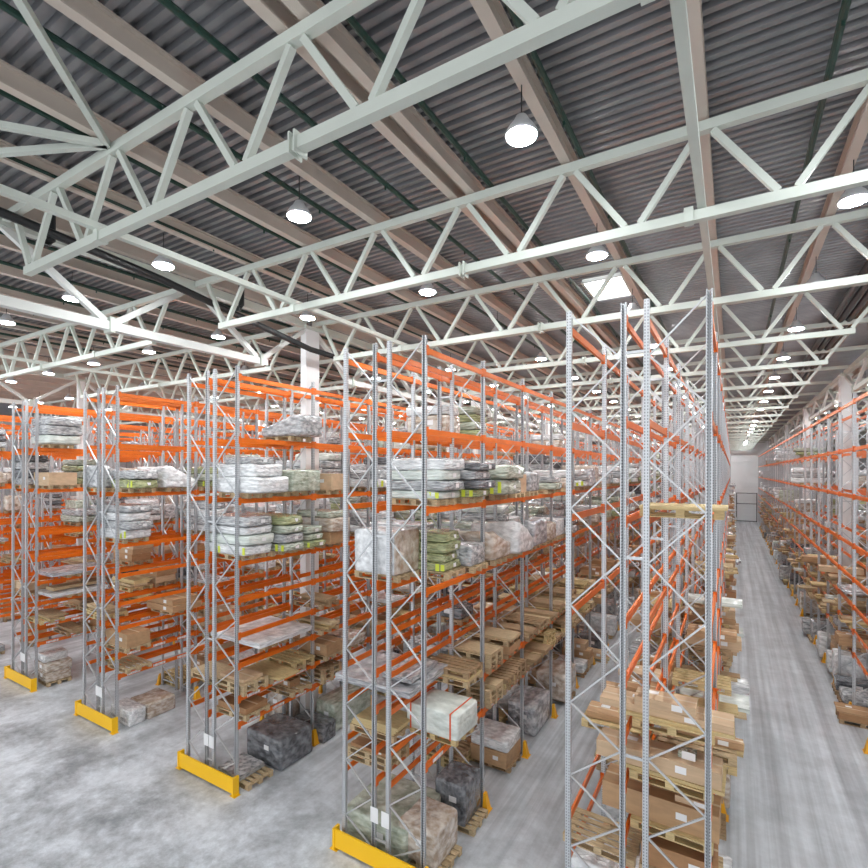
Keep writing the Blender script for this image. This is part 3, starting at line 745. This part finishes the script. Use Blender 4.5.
#-- second rack, far half
S = at('M',0,0,6,.58,.3).pallet(0); S.put('wrapped_block', FACED, (1.15,.95,.95), 'half white half cardboard wrapped block', 'wrapped block', grp='wrapped blocks on the racks'); E(S)
S = at('M',0,0,6,1.85,.0).pallet(0); bundles(S, 4, ['white','grey'], 0, 1.4, .9, .22); E(S)
S = at('M',0,0,3,1.1,.1).pallet(0).board('pale', (1.15,.8,.08)); S.sheet('silvery', (2.0,1.75,.2)); S.sheet('grey', (.75,1.2,.14), dx=.5); E(S)
S = at('M',0,0,2,.7,.08).pallet(0); 
for k in range(3): S.board('yellowish', (1.15,.75,.06), dx=.05*k)
E(S)
S = at('M',0,0,1,.7,.05).pallet(0); S.pallet(0).carton('reddish', (1.1,.7,.06)); E(S)
E(at('M',0,0,0,.95,.25).block('greenish', (1.7,1.6,.75)))
#-- fourth and fifth rack ends
S = at('B',1,0,7,.7).pallet(0); bundles(S, 2, ['olive','grey'], 1, 1.5, .9, .3); E(S)
E(at('B',1,0,7,1.9).pallet(0).sofa('white', (1.4,1.2,.72), 1))
S = at('B',1,0,6,.55,-.1).pallet(0); bundles(S, 4, ['white','grey','white','grey'], 1, 1.75, .9, .26); E(S)
E(at('B',1,0,0,.55).block('white', (1.2,.55,.5))); E(at('B',1,0,0,1.35,.1).block('cardboard-coloured', (1.1,1.0,.5)))
E(at('B',1,0,2,.55).pallet(0).carton('brown', (1.2,.75,.45))); E(at('B',1,0,1,.6).pallet(0))
S = at('B',1,0,3,2.05).pallet(0).carton('brown', (1.5,1.1,.22)); S.carton('brown', (1.4,1.0,.2)); E(S)
S = at('C',1,0,8,.75).pallet(0); bundles(S, 3, ['pale green','grey','grey'], 1, 1.5, 1.25, .32); E(S)
E(at('C',1,0,7,.75).pallet(0).carton('pale', (1.3,.95,.5)))
E(at('C',1,0,4,1.35,.1).pallet(0).sheet('silvery', (1.5,2.0,.2))); E(at('C',1,0,3,1.35,.1).pallet(0).sheet('white', (1.4,2.0,.16)).board('pale', (.6,1.6,.12)))
S = at('C',1,0,0,.7,.05).pallet(0); S.block('cardboard-coloured', (1.1,.85,.38)); S.block('cardboard-coloured', (1.15,.9,.32)); S.block('white', (.6,.8,.3)); E(S)
#-- first rack: long cartons at its bare end
S = at('R',1,0,7,.75,-.05).pallet(2); S.board('yellowish', (1.25,.95,.04), dx=.05); E(S)
S = at('R',1,0,4,.78,-.1).pallet(2); S.board('yellowish', (1.7,.7,.05), dx=.02); S.carton('pale', (2.0,.5,.12), dx=-.14, dy=-.05, rz=-.03); S.carton('pale', (.92,.42,.15), dx=-.12, dy=-.08); E(S)
S = at('R',1,0,3,.6,-.1).pallet(2); S.board('yellowish', (1.5,.75,.05)); S.carton('pale', (1.85,.5,.26), dx=-.22, dy=-.1); S.block('greenish', (.26,.22,.09), dx=.22, dy=-.1); E(S)
S = at('R',1,0,3,1.55,.2).pallet(2).pallet(0); S.carton('brown', (1.0,.2,.12), dx=.2); E(S)
S = at('R',1,0,2,.7,-.1).pallet(2); S.carton('brown', (1.75,.6,.42), dx=-.2); S.carton('pale', (.5,.5,.1), dx=.3); E(S)
S = at('R',0,0,3,1.9).pallet(2); S.carton('brown', (1.1,.5,.12)); E(S)
DONE |= {('M',0,0,4), ('M',0,0,5), ('R',1,0,5), ('R',1,0,6), ('R',0,0,5), ('R',0,0,6), ('A',0,0,0), ('A',0,0,1), ('B',0,0,0), ('B',0,0,1), ('B',1,0,5), ('B',1,0,4), ('A',1,0,4), ('A',1,0,5), ('C',0,0,0), ('C',0,0,1), ('C',1,0,5), ('C',1,0,6), ('R',0,0,4), ('R',0,0,2), ('A',0,0,6), ('A',0,0,7), ('M',0,0,7), ('B',0,0,6)}
E(at('R',1,0,1,.7).pallet(0).carton('reddish', (1.1,.75,.35))); E(at('R',0,0,1,.7).pallet(0).carton('brown', (1.2,.75,.4)))
S = at('R',1,3,1,.7,.1).pallet(0); S.sheet('white', (1.9,.8,.26), dx=.1); E(S)
for b_ in (1, 2):
    for l_ in (4, 5, 6, 7, 8): DONE.add(('R',0,b_,l_)); DONE.add(('R',1,b_,l_))
#-- across the aisle
S = at('W',0,5,3,1.9,.3).pallet(1); S.sheet('silvery', (1.6,1.5,.14)); E(S)
S = at('W',0,5,1,.6,-.15).pallet(1).carton('brown', (1.3,.75,.3)); E(S)
S = at('W',0,4,0,2.1,-.35).pallet(1).carton('reddish', (1.2,.8,.22)); S.carton('brown', (1.3,.8,.04)); E(S)
E(at('W',0,5,0,.9,-.1).pallet(1).block('grey', (1.1,.8,.35))); E(at('W',0,5,0,2.0,-.1).pallet(1).block('charcoal', (1.1,.7,.4)))

for b_ in range(5, 9):
    for l_ in (4, 5, 6, 7): DONE.add(('W',0,b_,l_))
P_DEF = {9:0, 8:.05, 7:.72, 6:.80, 5:.10, 4:.26, 3:.45, 2:.5, 1:.5, 0:.55}
P_R = {9:0, 8:0, 7:0, 6:.03, 5:.08, 4:.4, 3:.6, 2:.75, 1:.75, 0:.85}
P_W = {8:0, 7:.02, 6:.05, 5:.1, 4:.16, 3:.32, 2:.5, 1:.75, 0:.85}
P_V = {8:0, 7:0, 6:.1, 5:.2, 4:.3, 3:.4, 2:.5, 1:.5, 0:.5}
P_C = {9:0, 8:.06, 7:.6, 6:.55, 5:.2, 4:.35, 3:.35, 2:.35, 1:.25, 0:.4}
for key, half, b0, b1, P in (('M',1,0,20,P_DEF),('M',0,0,14,P_DEF),('A',1,0,14,P_DEF),('A',0,0,9,P_DEF),('B',1,0,10,P_C),('B',0,0,7,P_C),('C',1,0,8,P_C),('C',0,0,6,P_C),
                             ('D',1,0,7,P_C),('E',1,1,8,P_C),('R',1,0,28,P_R),('R',0,0,16,P_R),('W',0,5,29,P_W),('W',1,5,14,P_V)):
    for bay in range(b0, b1):
        for lv in P:
            if (key, half, bay, lv) in DONE: continue
            if lv and (len(LEV)-lv) not in beam_levels(key, 3 if half else 0, bay) and key not in 'WV': continue
            mean = rnd.random()
            for yo in (.48, 1.35, 2.22):
                if rnd.random() > P[lv]: continue
                S = Stack(key, half, bay, yo, lv, U(-.04,.04)); hi = 6 if key not in 'WV' else 5
                if key == 'R' and half == 1 or key == 'W' and half == 0: S.p.x += (U(-.05,.12) if lv else U(-.16,-.08))*(1 if key == 'R' else -1) if key == 'R' or not lv else U(-.02,.12)
                if lv >= hi:
                    r = rnd.random(); S.pallet(0 if rnd.random() < .7 else 1)
                    if r < .55: bundles(S, rnd.randrange(2, 5), rnd.choice([['white','grey'],['greenish','grey'],['grey','charcoal'],['pale green','white','grey'],['olive','greenish']]), 1 if rnd.random() < .4 else 0, U(1.45,1.7), .8, U(.2,.3))
                    elif r < .72: S.block(rnd.choice(['white','grey','greenish','cardboard-coloured']), (U(1.2,1.5), .82, U(.5,.85)))
                    elif r < .86: S.sofa(rnd.choice(['white','grey','silvery','cardboard-coloured']), (U(1.3,1.55), .82, U(.6,.9)), rnd.randrange(2))
                    else: S.block('cardboard-coloured', (1.25,.8,U(.3,.5))); S.bundle('white', (1.3,.8,.25))
                elif lv == 0: low_load(S, rnd.choice(['bigblock','bigblock','boxpile','block','empties']))
                else: low_load(S, rnd.choice(['empties','boards','boards','cartons','cartons','sheet','block']))
                S.end()
if KEEP is not None:
    for r, k in zip(REC, KEEP): r['rank'] = int(k)
else:
    for r in REC: r['rank'] = 1
MASS = {}
lab_seen = {}
def place(r):
    big = r['p'].length
    lab = f"{r['look']}{r['place']}, {r['wh']}"
    if lab in lab_seen:
        lab_seen[lab] += 1; lab = lab.replace(', ', f", {['','second','third','fourth'][min(3, lab_seen[lab]-1)]} one, ", 1)
    else: lab_seen[lab] = 1
    unit = r['size'] == Vector((1,1,1))
    if r['kids'] and big < 26:
        o = link(r['name'], None, None, r['p'], r['rz'])
        body = link({'carton':'carton_body','wrapped_bundle':'film_cover','wrapped_block':'film_cover','strapped_bundle':'film_cover'}[r['name']], r['me'], o, (0,0,0), 0, r['size'])
        for k in r['kids']:
            me = k[1]
            if me == 'STRAP':
                sx, sy, sz = r['size']; b = MB(); y, z = sy/2+.006, sz+.006
                b.box((0,0,z), (.035,2*y,.006)).box((0,y,z/2), (.035,.006,z)).box((0,-y,z/2), (.035,.006,z)); me = b.mesh('strap', M['strap'])
            c = link(k[0], me, o, k[2], k[4] if len(k) > 4 else 0, k[3])
    else:
        o = link(r['name'], r['me'], None, r['p'], r['rz'], None if unit else r['size'])
    tag(o, lab, r['cat'], r['grp']); return o
for r in REC:
    if r['rank'] == 1: place(r)
    elif r['rank'] == 2: MASS.setdefault(r['name'], []).append(r)
for nm, rs in MASS.items():
    me = bpy.data.meshes.new(nm); v = []; f = []; mi = []; ms = []
    for r in rs:
        c, s = math.cos(r['rz']), math.sin(r['rz']); n = len(v); mt = list(r['me'].materials)
        for m in mt:
            if m not in ms: ms.append(m); me.materials.append(m)
        for q in r['me'].vertices:
            x, y, z = q.co.x*r['size'].x, q.co.y*r['size'].y, q.co.z*r['size'].z
            v.append((r['p'].x+c*x-s*y, r['p'].y+s*x+c*y, r['p'].z+z))
        for q in r['me'].polygons: f.append(tuple(n+i for i in q.vertices)); mi.append(ms.index(mt[q.material_index]))
    me.from_pydata(v, [], f); me.polygons.foreach_set('material_index', mi)
    if nm in ('wrapped_bundle','wrapped_block','wrapped_sofa'): me.polygons.foreach_set('use_smooth', [True]*len(f))
    o = link(nm, me); tag(o, f'the many smaller {nm.replace("_", " ")}s far back in the racks', rs[0]['cat'], None, 'stuff')


# ------------------------------------------------------------------ light, camera, view
wd = bpy.data.worlds.new('ambient_fill'); scn.world = wd; wd.use_nodes = True  # even fill added to brighten the hall, entering through its open back
wd.node_tree.nodes['Background'].inputs['Color'].default_value = (.93,.96,1,1); wd.node_tree.nodes['Background'].inputs['Strength'].default_value = 1.55
F, YAW, ROLL = 497.865, .5401, .0025
cam = bpy.data.cameras.new('camera'); co = bpy.data.objects.new('camera', cam); COL.objects.link(co)
cam.sensor_width = 36; cam.sensor_fit = 'HORIZONTAL'; cam.lens = 36*F/868; cam.shift_y = (471.01-434)/868; cam.clip_end = 400; cam.clip_start = .05
co.matrix_world = Matrix.Translation((0,0,8.3)) @ Matrix.Rotation(YAW, 4, 'Z') @ Matrix.Rotation(math.pi/2, 4, 'X') @ Matrix.Rotation(ROLL, 4, 'Z')
scn.camera = co
scn.view_settings.view_transform = 'Standard'; scn.view_settings.look = 'None'; scn.view_settings.gamma = 1; scn.view_settings.exposure = .42
scn.view_settings.use_curve_mapping = False
scn.cycles.max_bounces = 6; scn.cycles.diffuse_bounces = 4; scn.cycles.glossy_bounces = 3
scn.cycles.use_denoising = True
scn.cycles.sample_clamp_indirect = 6
